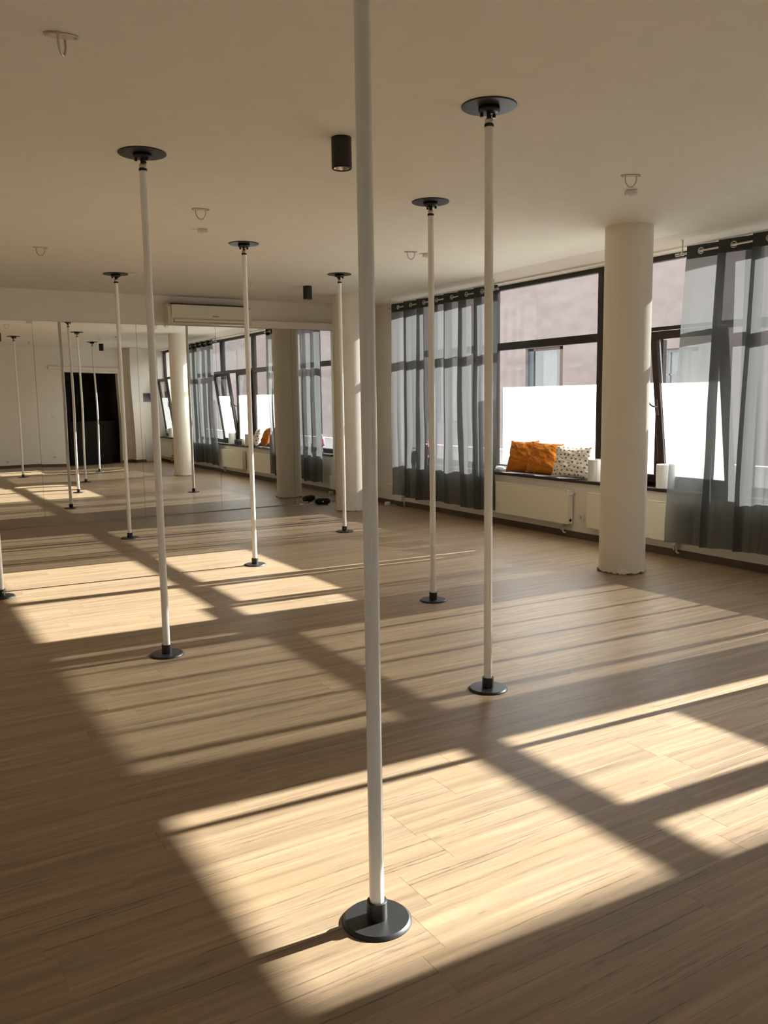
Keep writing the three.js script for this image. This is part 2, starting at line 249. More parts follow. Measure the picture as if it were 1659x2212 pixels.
// ------------------------------------------------------------------ columns
function column(u, n, label) {
  const o = thing('pillar', label, 'pillar', u, 0, n, 0, 'round pillars'), R = rng((n * 100) | 0), r = 0.205, seg = 64;
  mesh('shaft', (() => { const g = new THREE.CylinderGeometry(r, r, H - 0.012, seg, 1, true); g.translate(0, (H - 0.012) / 2 + 0.012, 0); return g; })(), M.column, o);
  const pts = [], idx = [], uv = []; // broken plaster lip at the foot
  for (let i = 0; i <= seg; i++) { const a = i / seg * Math.PI * 2, k = i % seg, rr = r + 0.0005 + 0.010 * hash2(k, 3, n * 10), rt = r + 0.0003, yt = 0.022 + 0.035 * vnoise(k / 3, 1, (n * 7) | 0), yb = 0.010 * hash2(k, 9, n * 31 | 0);
    pts.push(Math.cos(a) * rt, yt, Math.sin(a) * rt, Math.cos(a) * rr, yt * 0.45, Math.sin(a) * rr, Math.cos(a) * (rr - 0.004), yb, Math.sin(a) * (rr - 0.004)); uv.push(i / 4, 0, i / 4, 0.5, i / 4, 1);
    if (i < seg) { const b = i * 3, c = b + 3; idx.push(b, c, b + 1, b + 1, c, c + 1, b + 1, c + 1, b + 2, b + 2, c + 1, c + 2); } }
  const g = new THREE.BufferGeometry(); g.setAttribute('position', new THREE.Float32BufferAttribute(pts, 3)); g.setAttribute('uv', new THREE.Float32BufferAttribute(uv, 2)); g.setIndex(idx); g.computeVertexNormals();
  const lip = M.column.clone(); lip.side = THREE.DoubleSide; mesh('broken_foot', g, lip, o);
  const chips = []; for (let i = 0; i < 16; i++) { const a = R() * 6.283, s = 0.006 + 0.012 * R(), c = new THREE.DodecahedronGeometry(s, 0); c.scale(1, 0.6, 1); c.rotateY(R() * 3); c.translate(Math.cos(a) * (r + 0.005), s * 0.5, Math.sin(a) * (r + 0.005)); chips.push(c); }
  mesh('plaster_crumbs', chips, std(rgb(0.24, 0.17, 0.11), 0.95), o);
}
column(5.80, 5.41, 'round cream pillar standing in front of the windows, right of centre');
column(5.88, 10.71, 'round cream pillar in the rear corner beside the mirrors');

// ------------------------------------------------------------------ dance poles
function makePole() {
  const o = new THREE.Group();
  const bp = mesh('base_plate', lathe([[0, 0], [0.1055, 0], [0.1055, 0.004], [0.0985, 0.011], [0.097, 0.0118], [0, 0.0118]], 64), M.blackPlate, o);
  mesh('rim', lathe([[0.1057, 0.0005], [0.1075, 0.0005], [0.1075, 0.003], [0.1057, 0.004]], 64), M.blackRubber, bp);
  const sk = mesh('socket', lathe([[0.0315, 0.0118], [0.0315, 0.066], [0.0300, 0.068], [0.0245, 0.068], [0.0245, 0.03], [0.0, 0.03]], 48), M.blackPlate, o);
  mesh('grub_screw', (() => { const g = new THREE.CylinderGeometry(0.005, 0.005, 0.004, 12); g.rotateZ(Math.PI / 2); g.translate(0.0315, 0.045, 0); return g; })(), M.metal, sk);
  mesh('tube', lathe([[0.0, 0.03], [0.0225, 0.03], [0.0225, H - 0.104], [0.0215, H - 0.1025], [0.0, H - 0.1025]], 40), M.pole, o);
  mesh('lock_ring', lathe([[0, H - 0.1035], [0.0240, H - 0.1035], [0.0240, H - 0.091], [0.0222, H - 0.089], [0, H - 0.089]], 40), M.blackRubber, o);
  mesh('threaded_collar', lathe([[0, H - 0.0895], [0.0215, H - 0.0895], [0.0215, H - 0.080], [0.0190, H - 0.0785], [0.0215, H - 0.077], [0.0215, H - 0.067], [0.0165, H - 0.063], [0, H - 0.063]], 40), M.steel, o);
  mesh('neck', lathe([[0, H - 0.0635], [0.0125, H - 0.0635], [0.0125, H - 0.03], [0, H - 0.03]], 24), M.blackRubber, o);
  const cp = mesh('ceiling_plate', lathe([[0, H - 0.0075], [0.137, H - 0.0075], [0.1395, H - 0.005], [0.1395, H - 0.0003], [0, H - 0.0003]], 72), M.blackPlate, o);
  mesh('hub', lathe([[0, H - 0.034], [0.040, H - 0.034], [0.054, H - 0.028], [0.054, H - 0.0075], [0, H - 0.0075]], 32), M.blackPlate, cp);
  for (let k = 0; k < 3; k++) { const a = 0.5 + k * 2.094, x = Math.cos(a) * 0.038, z = Math.sin(a) * 0.038, b = mesh('bolt', cyl(0.0085, 0.0085, H - 0.050, H - 0.033, 12, x, z), M.blackRubber, cp); b.userData.label = 'small hub bolt'; mesh('bolt_tip', cyl(0.006, 0.006, H - 0.0525, H - 0.050, 10, x, z), M.metal, cp); }
  return o;
}
{
  const proto = makePole(), spots = [
    [1.211, 2.086, 'white dance pole in the foreground, its black base in the nearest sun patch'],
    [2.792, 3.552, 'white dance pole right of centre with the largest round ceiling plate'],
    [1.495, 5.179, 'white dance pole left of centre, black base just past the left sun patch'],
    [3.71, 5.419, 'white dance pole between the foreground pole and the right pole, in front of the curtain'],
    [3.111, 7.625, 'white dance pole in front of the air conditioner, base in the far sun patch'],
    [2.52, 10.02, 'white dance pole nearest the mirrors on the left'],
    [4.83, 8.95, 'white dance pole in front of the rear pillar'],
    [0.82, 7.55, 'white dance pole cut by the left edge of the picture'],
    [4.63, 2.72, 'white dance pole seen only as a reflection against the black doorway']];
  spots.forEach(([u, n, label], i) => { const o = i ? proto.clone() : proto; o.name = numbered('dance_pole'); o.position.set(u, 0, -n); o.rotation.y = i * 0.7; scene.add(o); tag(o, label, 'dance pole', 'dance poles'); });
}

// ------------------------------------------------------------------ ceiling fittings
function makeHook() {
  const o = new THREE.Group();
  const s = new THREE.Shape(); s.absellipse(0, 0, 0.066, 0.026, 0, Math.PI * 2); const g = new THREE.ExtrudeGeometry(s, { depth: 0.004, bevelEnabled: true, bevelSize: 0.001, bevelThickness: 0.001, bevelSegments: 1, curveSegments: 32 }); g.rotateX(-Math.PI / 2); g.translate(0, -0.0055, 0);
  mesh('plate', g, M.steel, o);
  mesh('ring', tube([[-0.036, -0.004, 0], [-0.037, -0.03, 0], [-0.030, -0.055, 0], [-0.012, -0.074, 0], [0.012, -0.074, 0], [0.030, -0.055, 0], [0.037, -0.03, 0], [0.036, -0.004, 0]], 0.0052, 40, 10), M.steel, o);
  for (const x of [-0.055, 0.055]) mesh('screw', cyl(0.007, 0.0085, -0.011, -0.0055, 12, x, 0), M.metal, o);
  return o;
}
{
  const proto = makeHook(), list = [
    [0.774, 3.72, 0.15, 'steel ceiling eye hook alone at the top left'], [2.283, 6.43, 0.2, 'steel ceiling eye hook above the pole in front of the air conditioner'], [1.493, 8.64, 0.15, 'steel ceiling eye hook left of the leftmost ceiling plate'],
    [4.468, 4.165, 0.55, 'steel ceiling eye hook near the top of the front pillar'], [4.75, 7.29, 0.35, 'steel ceiling eye hook beside the middle ceiling plate, right of the foreground pole'], [4.17, 10.14, 0.3, 'steel ceiling eye hook above the right end of the air conditioner'], [3.33, 2.0, 1.2, 'steel ceiling eye hook seen only in the left mirror']];
  list.forEach(([u, n, a, label], i) => { const o = proto.clone(); o.name = numbered('ceiling_hook'); o.position.set(u, H - 0.0005, -n); o.rotation.y = -a; scene.add(o); tag(o, label, 'hook', 'ceiling eye hooks'); });
  scene.getObjectByName('ceiling_hook').getObjectByName('ring').rotation.y = 1.15;
  const sensor = new THREE.Group(); mesh('housing', [box(-0.042, 0.042, -0.034, -0.0005, -0.03, 0.03, 0.008)], M.plasticWhite, sensor); mesh('lens', (() => { const g = new THREE.SphereGeometry(0.018, 16, 8, 0, 6.2832, Math.PI / 2, Math.PI / 2); g.scale(1, 0.5, 1); g.translate(0, -0.034, 0); return g; })(), M.plasticWhite, sensor);
  [[2.553, 7.16, 0.3, 'small white ceiling sensor below the hook by the air conditioner'], [4.79, 4.46, 0.6, 'small white ceiling sensor right above the front pillar'], [4.97, 7.33, 0.4, 'small white ceiling sensor behind the middle pole'], [2.66, 9.85, 0.3, 'small white ceiling sensor beside the leftmost ceiling plate'], [5.33, 2.1, 0.3, 'small white ceiling sensor seen only in the mirror']].forEach(([u, n, a, label], i) => { const o = i ? sensor.clone() : sensor; o.name = numbered('ceiling_sensor'); o.position.set(u, H, -n); o.rotation.y = -a; scene.add(o); tag(o, label, 'sensor', 'white ceiling sensors'); });
  const lamp = new THREE.Group();
  mesh('housing', lathe([[0.0, -0.0005], [0.056, -0.0005], [0.057, -0.003], [0.057, -0.166], [0.055, -0.169], [0.049, -0.169], [0.047, -0.160], [0.047, -0.05], [0, -0.05]], 48), M.black, lamp);
  mesh('reflector', lathe([[0.0455, -0.164], [0.042, -0.158], [0.024, -0.135], [0.012, -0.128], [0, -0.127]], 40), std(rgb(0.72, 0.68, 0.62), 0.25, { metalness: 1, side: THREE.DoubleSide }), lamp);
  mesh('bulb', lathe([[0, -0.152], [0.010, -0.150], [0.014, -0.142], [0.012, -0.128]], 20), std(rgb(0.75, 0.68, 0.55), 0.35), lamp);
  [[2.386, 4.366, 'black cylinder ceiling spotlight left of the foreground pole'], [4.954, 10.053, 'black cylinder ceiling spotlight near the mirror wall'], [4.99, 2.14, 'black cylinder ceiling spotlight seen only in the mirror']].forEach(([u, n, label], i) => { const o = i ? lamp.clone() : lamp; o.name = numbered('ceiling_spotlight'); o.position.set(u, H, -n); scene.add(o); tag(o, label, 'spotlight', 'black ceiling spotlights'); });
}

// ------------------------------------------------------------------ air conditioner
{
  const u0 = 3.585, u1 = 4.80, o = thing('air_conditioner', 'long cream wall air conditioner above the mirrors', 'air conditioner', (u0 + u1) / 2, 2.662, NM + 0.01), L = u1 - u0;
  const prof = (pts, len, bev = 0.006) => { const s = new THREE.Shape(); pts.forEach(([z, y], i) => i ? s.lineTo(z, y) : s.moveTo(z, y)); const g = new THREE.ExtrudeGeometry(s, { depth: len - 2 * bev, bevelEnabled: true, bevelSize: bev, bevelThickness: bev, bevelSegments: 2 }); g.rotateY(Math.PI / 2); g.translate(-len / 2 + bev, 0, 0); return g; };
  // shape coordinates: first value counts out of the wall
  mesh('body', prof([[-0.006, 0.03], [-0.006, 0.262], [-0.12, 0.262], [-0.185, 0.225], [-0.20, 0.04], [-0.16, 0.006], [-0.06, 0.006]], L), M.air, o);
  mesh('front_panel', box(-L / 2 + 0.045, L / 2 - 0.045, 0.075, 0.252, -0.222, -0.185, 0.008), M.air, o);
  mesh('outlet', box(-L / 2 + 0.075, L / 2 - 0.075, 0.018, 0.062, -0.212, -0.18, 0.004), M.airDark, o);
  const fl = mesh('flap', box(-L / 2 + 0.08, L / 2 - 0.08, 0.022, 0.058, -0.2165, -0.2085, 0.003), M.air, o);
  const gr = []; for (let k = 0; k < 30; k++) gr.push(box(-L / 2 + 0.06 + k * (L - 0.12) / 30, -L / 2 + 0.06 + k * (L - 0.12) / 30 + 0.02, 0.262, 0.276, -0.17, -0.03)); mesh('top_grille', gr, M.airDark, o);
  const mk = []; for (let k = 0; k < 7; k++) mk.push(box(0.02 + k * 0.0125, 0.02 + k * 0.0125 + 0.009, 0.100, 0.112, -0.2228, -0.2215)); const lg = mesh('lettering', mk, M.print, o); lg.userData.label = 'small dark maker lettering';
}

// ------------------------------------------------------------------ radiators
function radiator(n0, n1, label, valveLow) {
  const o = thing('radiator', label, 'radiator', UW, 0.155, (n0 + n1) / 2, 0, 'panel radiators'), w = n1 - n0, h = 0.39, sgn = valveLow ? -1 : 1;
  mesh('front_panel', box(-0.098, -0.083, 0, h - 0.012, -w / 2, w / 2, 0.006), M.radiator, o);
  mesh('rear_panel', box(-0.032, -0.02, 0, h - 0.012, -w / 2, w / 2, 0.004), M.radiator, o);
  for (const s of [-1, 1]) mesh('side_cover', box(-0.097, -0.02, 0.004, h - 0.004, s * w / 2 - 0.004, s * w / 2 + 0.004, 0.002), M.radiator, o);
  const gr = [box(-0.1, -0.02, h - 0.012, h - 0.006, -w / 2, -w / 2 + 0.02), box(-0.1, -0.02, h - 0.012, h - 0.006, w / 2 - 0.02, w / 2)]; for (let k = 0; k < 40; k++) gr.push(box(-0.09, -0.025, h - 0.011, h - 0.004, -w / 2 + 0.02 + k * (w - 0.04) / 40, -w / 2 + 0.02 + k * (w - 0.04) / 40 + 0.012));
  gr.push(box(-0.1, -0.088, h - 0.012, h, -w / 2, w / 2, 0.003), box(-0.03, -0.018, h - 0.012, h, -w / 2, w / 2, 0.003)); mesh('top_grille', gr, M.radiator, o);
  const e = sgn * (w / 2 + 0.004); // the end with the valve, counted along n
  const kn = new THREE.CylinderGeometry(0.019, 0.021, 0.055, 20); kn.rotateX(Math.PI / 2); kn.translate(-0.06, h - 0.045, -(e + sgn * 0.03)); const kt = new THREE.CylinderGeometry(0.015, 0.015, 0.02, 16); kt.rotateX(Math.PI / 2); kt.translate(-0.06, h - 0.045, -(e + sgn * 0.066));
  mesh('thermostat_knob', kn, M.plasticWhite, o); mesh('knob_cap', kt, M.metal, o);
  const pl = new THREE.CylinderGeometry(0.016, 0.016, 0.006, 20); pl.rotateX(Math.PI / 2); pl.translate(-0.055, 0.045, -(e + sgn * 0.003)); mesh('end_plug', pl, M.blackRubber, o);
  mesh('pipe_valve', [box(-0.085, -0.035, -0.035, 0.0, e - sgn * 0.16, e - sgn * 0.10, 0.008), cyl(0.01, 0.01, -0.0825, -0.035, 12, -0.055, -(e - sgn * 0.115)), cyl(0.01, 0.01, -0.0825, -0.035, 12, -0.055, -(e - sgn * 0.145))], M.steel, o);
  mesh('wall_bracket', [box(-0.021, 0.0, 0.03, 0.34, -w / 2 + 0.15, -w / 2 + 0.18), box(-0.021, 0.0, 0.03, 0.34, w / 2 - 0.18, w / 2 - 0.15)], M.radiator, o);
  // the pipes go into the wall behind
  mesh('pipe', tube([[-0.055, -0.08, -(e - sgn * 0.115)], [-0.05, -0.1, -(e - sgn * 0.115)], [-0.02, -0.11, -(e - sgn * 0.115)], [0.0, -0.11, -(e - sgn * 0.115)]], 0.009, 10, 8), M.radiator, o);
}
radiator(7.02, 8.55, 'cream panel radiator under the sill with the cushions', true);
radiator(5.42, 6.72, 'cream panel radiator partly hidden behind the front pillar', true);
radiator(0.62, 1.72, 'cream panel radiator in the corner seen only in the mirror', false);

// ------------------------------------------------------------------ curtains and rods
function curtainPlan(n0, n1, period, seed) { // room positions along the top edge: long panels slanting back, short returns
  const R = rng(seed), pts = []; let n = n1, k = 0; const count = Math.round((n1 - n0) / period);
  for (; k < count; k++) { const over = 0.015 + 0.075 * R(), d = 0.034 + 0.012 * R(), a = n, b = Math.max(n - period - over, n0 - over); pts.push([a, -d, 0], [a - (a - b) * 0.33, 0, 0], [a - (a - b) * 0.62, d * 0.5, 0], [b + 0.02, d * 0.85, 0], [b, d, 1], [b + over * 0.5, d * 0.1, 1]); n -= period; }
  pts.push([n + 0.02, -0.03, 0]); return pts;
}
function curtain(n0, n1, period, seed, label, flare, pleat) {
  const uR = 6.60, yTop = 2.945, yBot = 0.175, o = thing('curtain', label, 'curtain', uR, 0, 0, 0, 'grey sheer curtains');
  const plan = curtainPlan(n0, n1, period, seed), cv = new THREE.CatmullRomCurve3(plan.map(([n, u]) => new THREE.Vector3(u, 0, -n)), false, 'centripetal'), NC = plan.length * 12, NR = 46, line = cv.getPoints(NC);
  const sheet = (ya, yb, rows) => { const P = [], I = [], U = [];
    for (let j = 0; j <= rows; j++) { const y = ya + (yb - ya) * j / rows, t = (yTop - y) / (yTop - yBot);
      for (let i = 0; i <= NC; i++) { const q = line[i], n = -q.z, f = (n - n0) / (n1 - n0), sway = 0.05 * t * (fbm(n * 2.3, t * 1.6, seed, 3) - 0.5) * 2, dep = 1 + 0.35 * t * (vnoise(n * 1.7, t * 2, seed + 4) * 2 - 0.6), du = 0.045 * t * (fbm(n * 3.1, t * 2.2, seed + 9, 3) - 0.5) * 2;
        const st = Math.min(1, Math.max(0, t * 1.6 - 0.05)), ph = n * 46 + 5 * fbm(n * 1.9, 1, seed + 3, 2) * 3, pa = st * pleat * (0.004 + 0.022 * fbm(n * 2.7, t * 0.7, seed + 21, 2)), pl = pa * Math.sin(ph), pu = st * 0.014 * Math.cos(ph);
        P.push(Math.max(-0.085, Math.min(y < 0.7 ? 0.028 : 0.06, q.x * dep + du + pu)), y + (j === rows && yb === yBot ? 0.012 * Math.sin(n * 5 + seed) : 0), -(n + pl + sway + flare * t * (f * f))); U.push(i / 20, y * 4); } }
    for (let j = 0; j < rows; j++) for (let i = 0; i < NC; i++) { const a = j * (NC + 1) + i, b = a + NC + 1; I.push(a, b, a + 1, a + 1, b, b + 1); }
    const g = new THREE.BufferGeometry(); g.setAttribute('position', new THREE.Float32BufferAttribute(P, 3)); g.setAttribute('uv', new THREE.Float32BufferAttribute(U, 2)); g.setIndex(I); g.computeVertexNormals(); return g; };
  mesh('sheer_cloth', sheet(yTop - 0.112, yBot, NR), M.curtain, o);
  const hh = 0.118, quad = (p, q) => { const L = Math.hypot(q[0] - p[0], q[1] - p[1]), g = new THREE.PlaneGeometry(L, hh); return { g, L }; };
  const place = (g, p, q) => { g.rotateY(Math.atan2(-(-q[0] + p[0]), q[1] - p[1])); g.translate((p[1] + q[1]) / 2, yTop - hh / 2, -(p[0] + q[0]) / 2); return g; };
  for (let k = 0; k + 4 < plan.length; k += 6) {
    const p = plan[k], q = plan[k + 4], nx = plan[k + 6] || plan[plan.length - 1], L = Math.hypot(q[0] - p[0], q[1] - p[1]), s = new THREE.Shape(); s.moveTo(-L / 2, -hh / 2); s.lineTo(L / 2, -hh / 2); s.lineTo(L / 2, hh / 2); s.lineTo(-L / 2, hh / 2);
    const ex = -L / 2 + L * 0.36, ey = 2.888 - (yTop - hh / 2), hole = new THREE.Path(); hole.absarc(ex, ey, 0.0225, 0, Math.PI * 2, true); s.holes.push(hole);
    const back = new THREE.PlaneGeometry(Math.hypot(nx[0] - q[0], nx[1] - q[1]), hh);
    mesh('header_band', [place(new THREE.ShapeGeometry(s, 20), p, q), place(back, q, nx)], M.curtainHead, o);
    const ring = new THREE.RingGeometry(0.0215, 0.030, 28); ring.translate(ex, ey, 0); const lip = new THREE.TorusGeometry(0.0235, 0.003, 8, 28); lip.translate(ex, ey, 0); const lip2 = new THREE.TorusGeometry(0.0285, 0.0022, 8, 28); lip2.translate(ex, ey, 0);
    mesh('eyelet', [place(lip, p, q), place(lip2, p, q)], M.metal, o);
  }
  // the rod with its two ceiling hangers and end caps
  const rod = thing('curtain_rod', label.replace(/^.*?curtain/, 'steel curtain rod holding the grey curtain'), 'curtain rod', uR, 2.888, 0, 0, 'curtain rods'), a = n0 - 0.08, b = n1 + 0.13;
  const rg = new THREE.CylinderGeometry(0.0105, 0.0105, b - a, 16); rg.rotateX(Math.PI / 2); rg.translate(0, 0, -(a + b) / 2); mesh('rod', rg, M.steel, rod);
  for (const e of [a, b]) { const c = new THREE.CylinderGeometry(0.0145, 0.0145, 0.05, 16); c.rotateX(Math.PI / 2); c.translate(0, 0, -e); mesh('end_cap', c, M.steel, rod); }
  for (const e of [a + 0.06, b - 0.05]) { const h = mesh('hanger', cyl(0.0065, 0.0065, 0.008, H - 0.022 - 2.888, 12, 0, -e), M.steel, rod); const y1 = H - 2.888 - 0.0245; mesh('ceiling_foot', cyl(0.012, 0.026, y1 - 0.014, y1, 20, 0, -e), M.steel, h); mesh('rod_clamp', cyl(0.016, 0.016, -0.014, 0.016, 16, 0, -e), M.steel, h); }
}
curtain(8.32, 10.60, 0.326, 11, 'grey sheer eyelet curtain next to the mirror wall', 0.0, 0.8);
curtain(3.02, 5.42, 0.343, 29, 'grey sheer eyelet curtain at the right edge of the picture', 0.14, 0.75);

// ------------------------------------------------------------------ cushions on the sill
function cushion(u, n, w, h, lean, turn, roll, material, name, label, seed, group) {
  const o = thing(name, label, 'cushion', u, 0.664, n, 0, group), N = 44, P = [], U = [], I = [];
  for (const side of [1, -1]) for (let j = 0; j <= N; j++) for (let i = 0; i <= N; i++) {
    const x = i / N * 2 - 1, y = j / N * 2 - 1, ex = 1 - Math.pow(Math.abs(x), 2.6), ey = 1 - Math.pow(Math.abs(y), 2.6), puff = Math.pow(Math.max(0, ex * ey), 0.55);
    const pin = 1 - 0.10 * (1 - Math.abs(y) ** 2) * Math.abs(x) ** 3, pinY = 1 - 0.10 * (1 - Math.abs(x) ** 2) * Math.abs(y) ** 3;
    const wr = (fbm(x * 3.2 + 0.8 * y, y * 4.5, seed + (side > 0 ? 0 : 40), 3) - 0.5), edge = 0.012 * (vnoise(x * 6, y * 6, seed + 7) - 0.5) * Math.max(Math.abs(x), Math.abs(y)) ** 6, sag = 0.3 * (1 - (y + 1) / 2) + 0.85;
    const z = side * (0.075 * puff * sag + 0.040 * wr * puff + 0.001) + 0.02 * wr * Math.max(Math.abs(x), Math.abs(y)) ** 4;
    P.push(x * w / 2 * pin + edge, y * h / 2 * pinY + edge, z); U.push(side > 0 ? i / N : 1 - i / N, j / N);
  }
  const S = (N + 1) * (N + 1); for (let s = 0; s < 2; s++) for (let j = 0; j < N; j++) for (let i = 0; i < N; i++) { const a = s * S + j * (N + 1) + i, b = a + N + 1; s ? I.push(a, b, a + 1, a + 1, b, b + 1) : I.push(a, a + 1, b, a + 1, b + 1, b); }
  const g = new THREE.BufferGeometry(); g.setAttribute('position', new THREE.Float32BufferAttribute(P, 3)); g.setAttribute('uv', new THREE.Float32BufferAttribute(U, 2)); g.setIndex(I); g.computeVertexNormals();
  g.rotateZ(roll); g.rotateX(-lean); g.rotateY(-Math.PI / 2 + turn); g.computeBoundingBox(); g.translate(0, -g.boundingBox.min.y, 0);
  mesh('cover', g, material, o);
  const seam = []; for (let k = 0; k <= 60; k++) { const t = k / 60 * 2 - 1; seam.push([t * w / 2 * 0.985, -h / 2 * (1 - 0.07 * (1 - t * t)), 0]); }
  return o;
}
{
  const weave = (r, g, b, seed) => tex(256, 256, (x, y) => { const v = 1 + 0.10 * (hash2(x >> 1, y, seed) - 0.5) + 0.10 * (fbm(x / 40, y / 40, seed, 3) - 0.5); return [r * v, g * v, b * v]; });
  const orange = std(0xffffff, 0.9, { map: weave(192, 114, 24, 5) });
  const R = rng(4), dots = []; for (let j = 0; j < 8; j++) for (let i = 0; i < 8; i++) dots.push([(i + 0.3 + (j % 2) * 0.5 + 0.35 * (R() - 0.5)) / 8, (j + 0.5 + 0.35 * (R() - 0.5)) / 8, 0.023 + 0.007 * R(), R()]);
  const dotted = std(0xffffff, 0.9, { map: tex(512, 512, (x, y) => { const X = x / 512, Y = y / 512, v = 1 + 0.05 * (hash2(x >> 1, y >> 1, 77) - 0.5); for (const [a, b, r, q] of dots) { const d = Math.hypot((X - a), (Y - b) * 0.95) / r + 0.35 * (vnoise(x / 7, y / 7, 3) - 0.5); if (d < 1) return q < 0.5 ? [146 * v, 102 * v, 60 * v] : q < 0.75 ? [178 * v, 126 * v, 66 * v] : [122 * v, 86 * v, 58 * v]; } return [236 * v, 232 * v, 222 * v]; }) });
  cushion(6.835, 8.02, 0.43, 0.405, 0.30, 0.22, 0.03, orange, 'cushion', 'plain orange cushion leaning at the left end of the three cushions', 3, 'cushions on the sill');
  cushion(6.825, 7.61, 0.44, 0.40, 0.34, 0.30, -0.05, orange, 'cushion', 'plain orange cushion between the other orange cushion and the dotted one', 8, 'cushions on the sill');
  cushion(6.825, 7.15, 0.46, 0.375, 0.30, 0.34, -0.03, dotted, 'cushion', 'white cushion with brown dots on the sill', 14, 'cushions on the sill');
}

// ------------------------------------------------------------------ small things on the sill
{
  const paper = std(rgb(0.84, 0.83, 0.80), 0.85), core = std(rgb(0.35, 0.26, 0.17), 0.9);
  const roll = (u, n, label, turn) => { const o = thing('paper_roll', label, 'paper roll', u, 0.6605, n, turn, 'paper towel rolls');
    mesh('paper', lathe([[0.022, 0.001], [0.088, 0], [0.0905, 0.003], [0.0905, 0.237], [0.088, 0.24], [0.022, 0.239], [0.022, 0.001]], 48), paper, o); mesh('core', lathe([[0.0185, 0.002], [0.0218, 0.002], [0.0218, 0.241], [0.0185, 0.241], [0.0185, 0.002]], 32), core, o);
    const f = new THREE.CylinderGeometry(0.0925, 0.0925, 0.236, 20, 1, true, 0, 1.1); f.translate(0, 0.12, 0); const m = mesh('loose_sheet', f, paper.clone(), o); m.material.side = THREE.DoubleSide; };
  roll(6.80, 6.745, 'white paper towel roll on the sill between dotted cushion and pillar', -0.7); roll(6.80, 5.79, 'white paper towel roll on the sill right of the front pillar', -0.4); roll(6.80, 1.38, 'white paper towel roll seen in the mirror by the corner window', 0.3);
  const sp = thing('spray_bottle', 'white and green spray bottle seen in the mirror by the corner window', 'spray bottle', 6.79, 0.6605, 1.06);
  mesh('bottle', lathe([[0, 0], [0.036, 0], [0.04, 0.01], [0.04, 0.11], [0.03, 0.145], [0.014, 0.165], [0.014, 0.18], [0, 0.18]], 28), std(rgb(0.72, 0.74, 0.70), 0.4), sp); mesh('label', lathe([[0.0405, 0.03], [0.0405, 0.10]], 28), std(rgb(0.05, 0.22, 0.08), 0.5, { side: THREE.DoubleSide }), sp); mesh('trigger_head', [box(-0.055, 0.02, 0.175, 0.215, -0.013, 0.013, 0.008), box(-0.045, -0.033, 0.12, 0.18, -0.006, 0.006, 0.004)], std(rgb(0.75, 0.75, 0.72), 0.4), sp);
  const lb = thing('pump_bottle', 'small white lotion bottle on the sill seen in the mirror', 'bottle', 6.80, 0.6605, 6.42); mesh('bottle', lathe([[0, 0], [0.034, 0], [0.037, 0.008], [0.037, 0.11], [0.026, 0.13], [0.012, 0.135], [0.012, 0.15], [0, 0.15]], 24), std(rgb(0.75, 0.70, 0.58), 0.4), lb); mesh('pump', [cyl(0.005, 0.005, 0.149, 0.175, 10), box(-0.035, 0.008, 0.172, 0.182, -0.008, 0.008, 0.003)], M.plasticWhite, lb);
  const bx = thing('storage_box', 'small dark brown box on the sill seen in the mirror', 'box', 6.80, 0.6605, 6.17); mesh('body', box(-0.07, 0.07, 0, 0.085, -0.10, 0.10, 0.006), std(rgb(0.03, 0.015, 0.014), 0.5), bx); mesh('lid', box(-0.073, 0.073, 0.0855, 0.10, -0.103, 0.103, 0.004), std(rgb(0.045, 0.022, 0.02), 0.5), bx);
  const tr = thing('clear_tray', 'clear plastic tray on the sill left of the orange cushions', 'tray', 6.82, 0.6605, 8.44); const clear = new THREE.MeshPhysicalMaterial({ color: rgb(0.92, 0.94, 0.94), roughness: 0.05, transmission: 0.9, thickness: 0, ior: 1.45 });
  mesh('bottom', box(-0.07, 0.07, 0, 0.003, -0.13, 0.13), clear, tr); mesh('wall', [box(-0.07, -0.067, 0.003, 0.065, -0.13, 0.13), box(0.067, 0.07, 0.003, 0.065, -0.13, 0.13), box(-0.067, 0.067, 0.003, 0.065, -0.13, -0.127), box(-0.067, 0.067, 0.003, 0.065, 0.127, 0.13)], clear, tr); mesh('crumpled_bag', (() => { const g = new THREE.IcosahedronGeometry(0.05, 3), p = g.attributes.position; for (let i = 0; i < p.count; i++) { const k = 0.75 + 0.5 * fbm(p.getX(i) * 40 + 9, p.getY(i) * 40 + p.getZ(i) * 30, 8, 3); p.setXYZ(i, p.getX(i) * k, p.getY(i) * k * 0.55, p.getZ(i) * k * 1.9); } g.computeVertexNormals(); g.translate(0, 0.034, 0); return g; })(), std(rgb(0.70, 0.71, 0.70), 0.6), tr);
  const mug = thing('toy_lantern', 'small pink lantern behind the curtain next to the mirror wall', 'lantern', 6.81, 0.6605, 10.10); mesh('stand', lathe([[0, 0], [0.05, 0], [0.05, 0.012], [0.02, 0.02], [0.02, 0.12], [0.05, 0.13], [0, 0.13]], 24), std(rgb(0.08, 0.06, 0.06), 0.6), mug); mesh('body', lathe([[0, 0.131], [0.055, 0.131], [0.06, 0.15], [0.058, 0.24], [0.04, 0.27], [0, 0.275]], 24), std(rgb(0.55, 0.10, 0.22), 0.5), mug); mesh('handle', tube([[0, 0.25, -0.045], [0, 0.31, -0.035], [0, 0.33, 0], [0, 0.31, 0.035], [0, 0.25, 0.045]], 0.005), M.plasticWhite, mug);
}

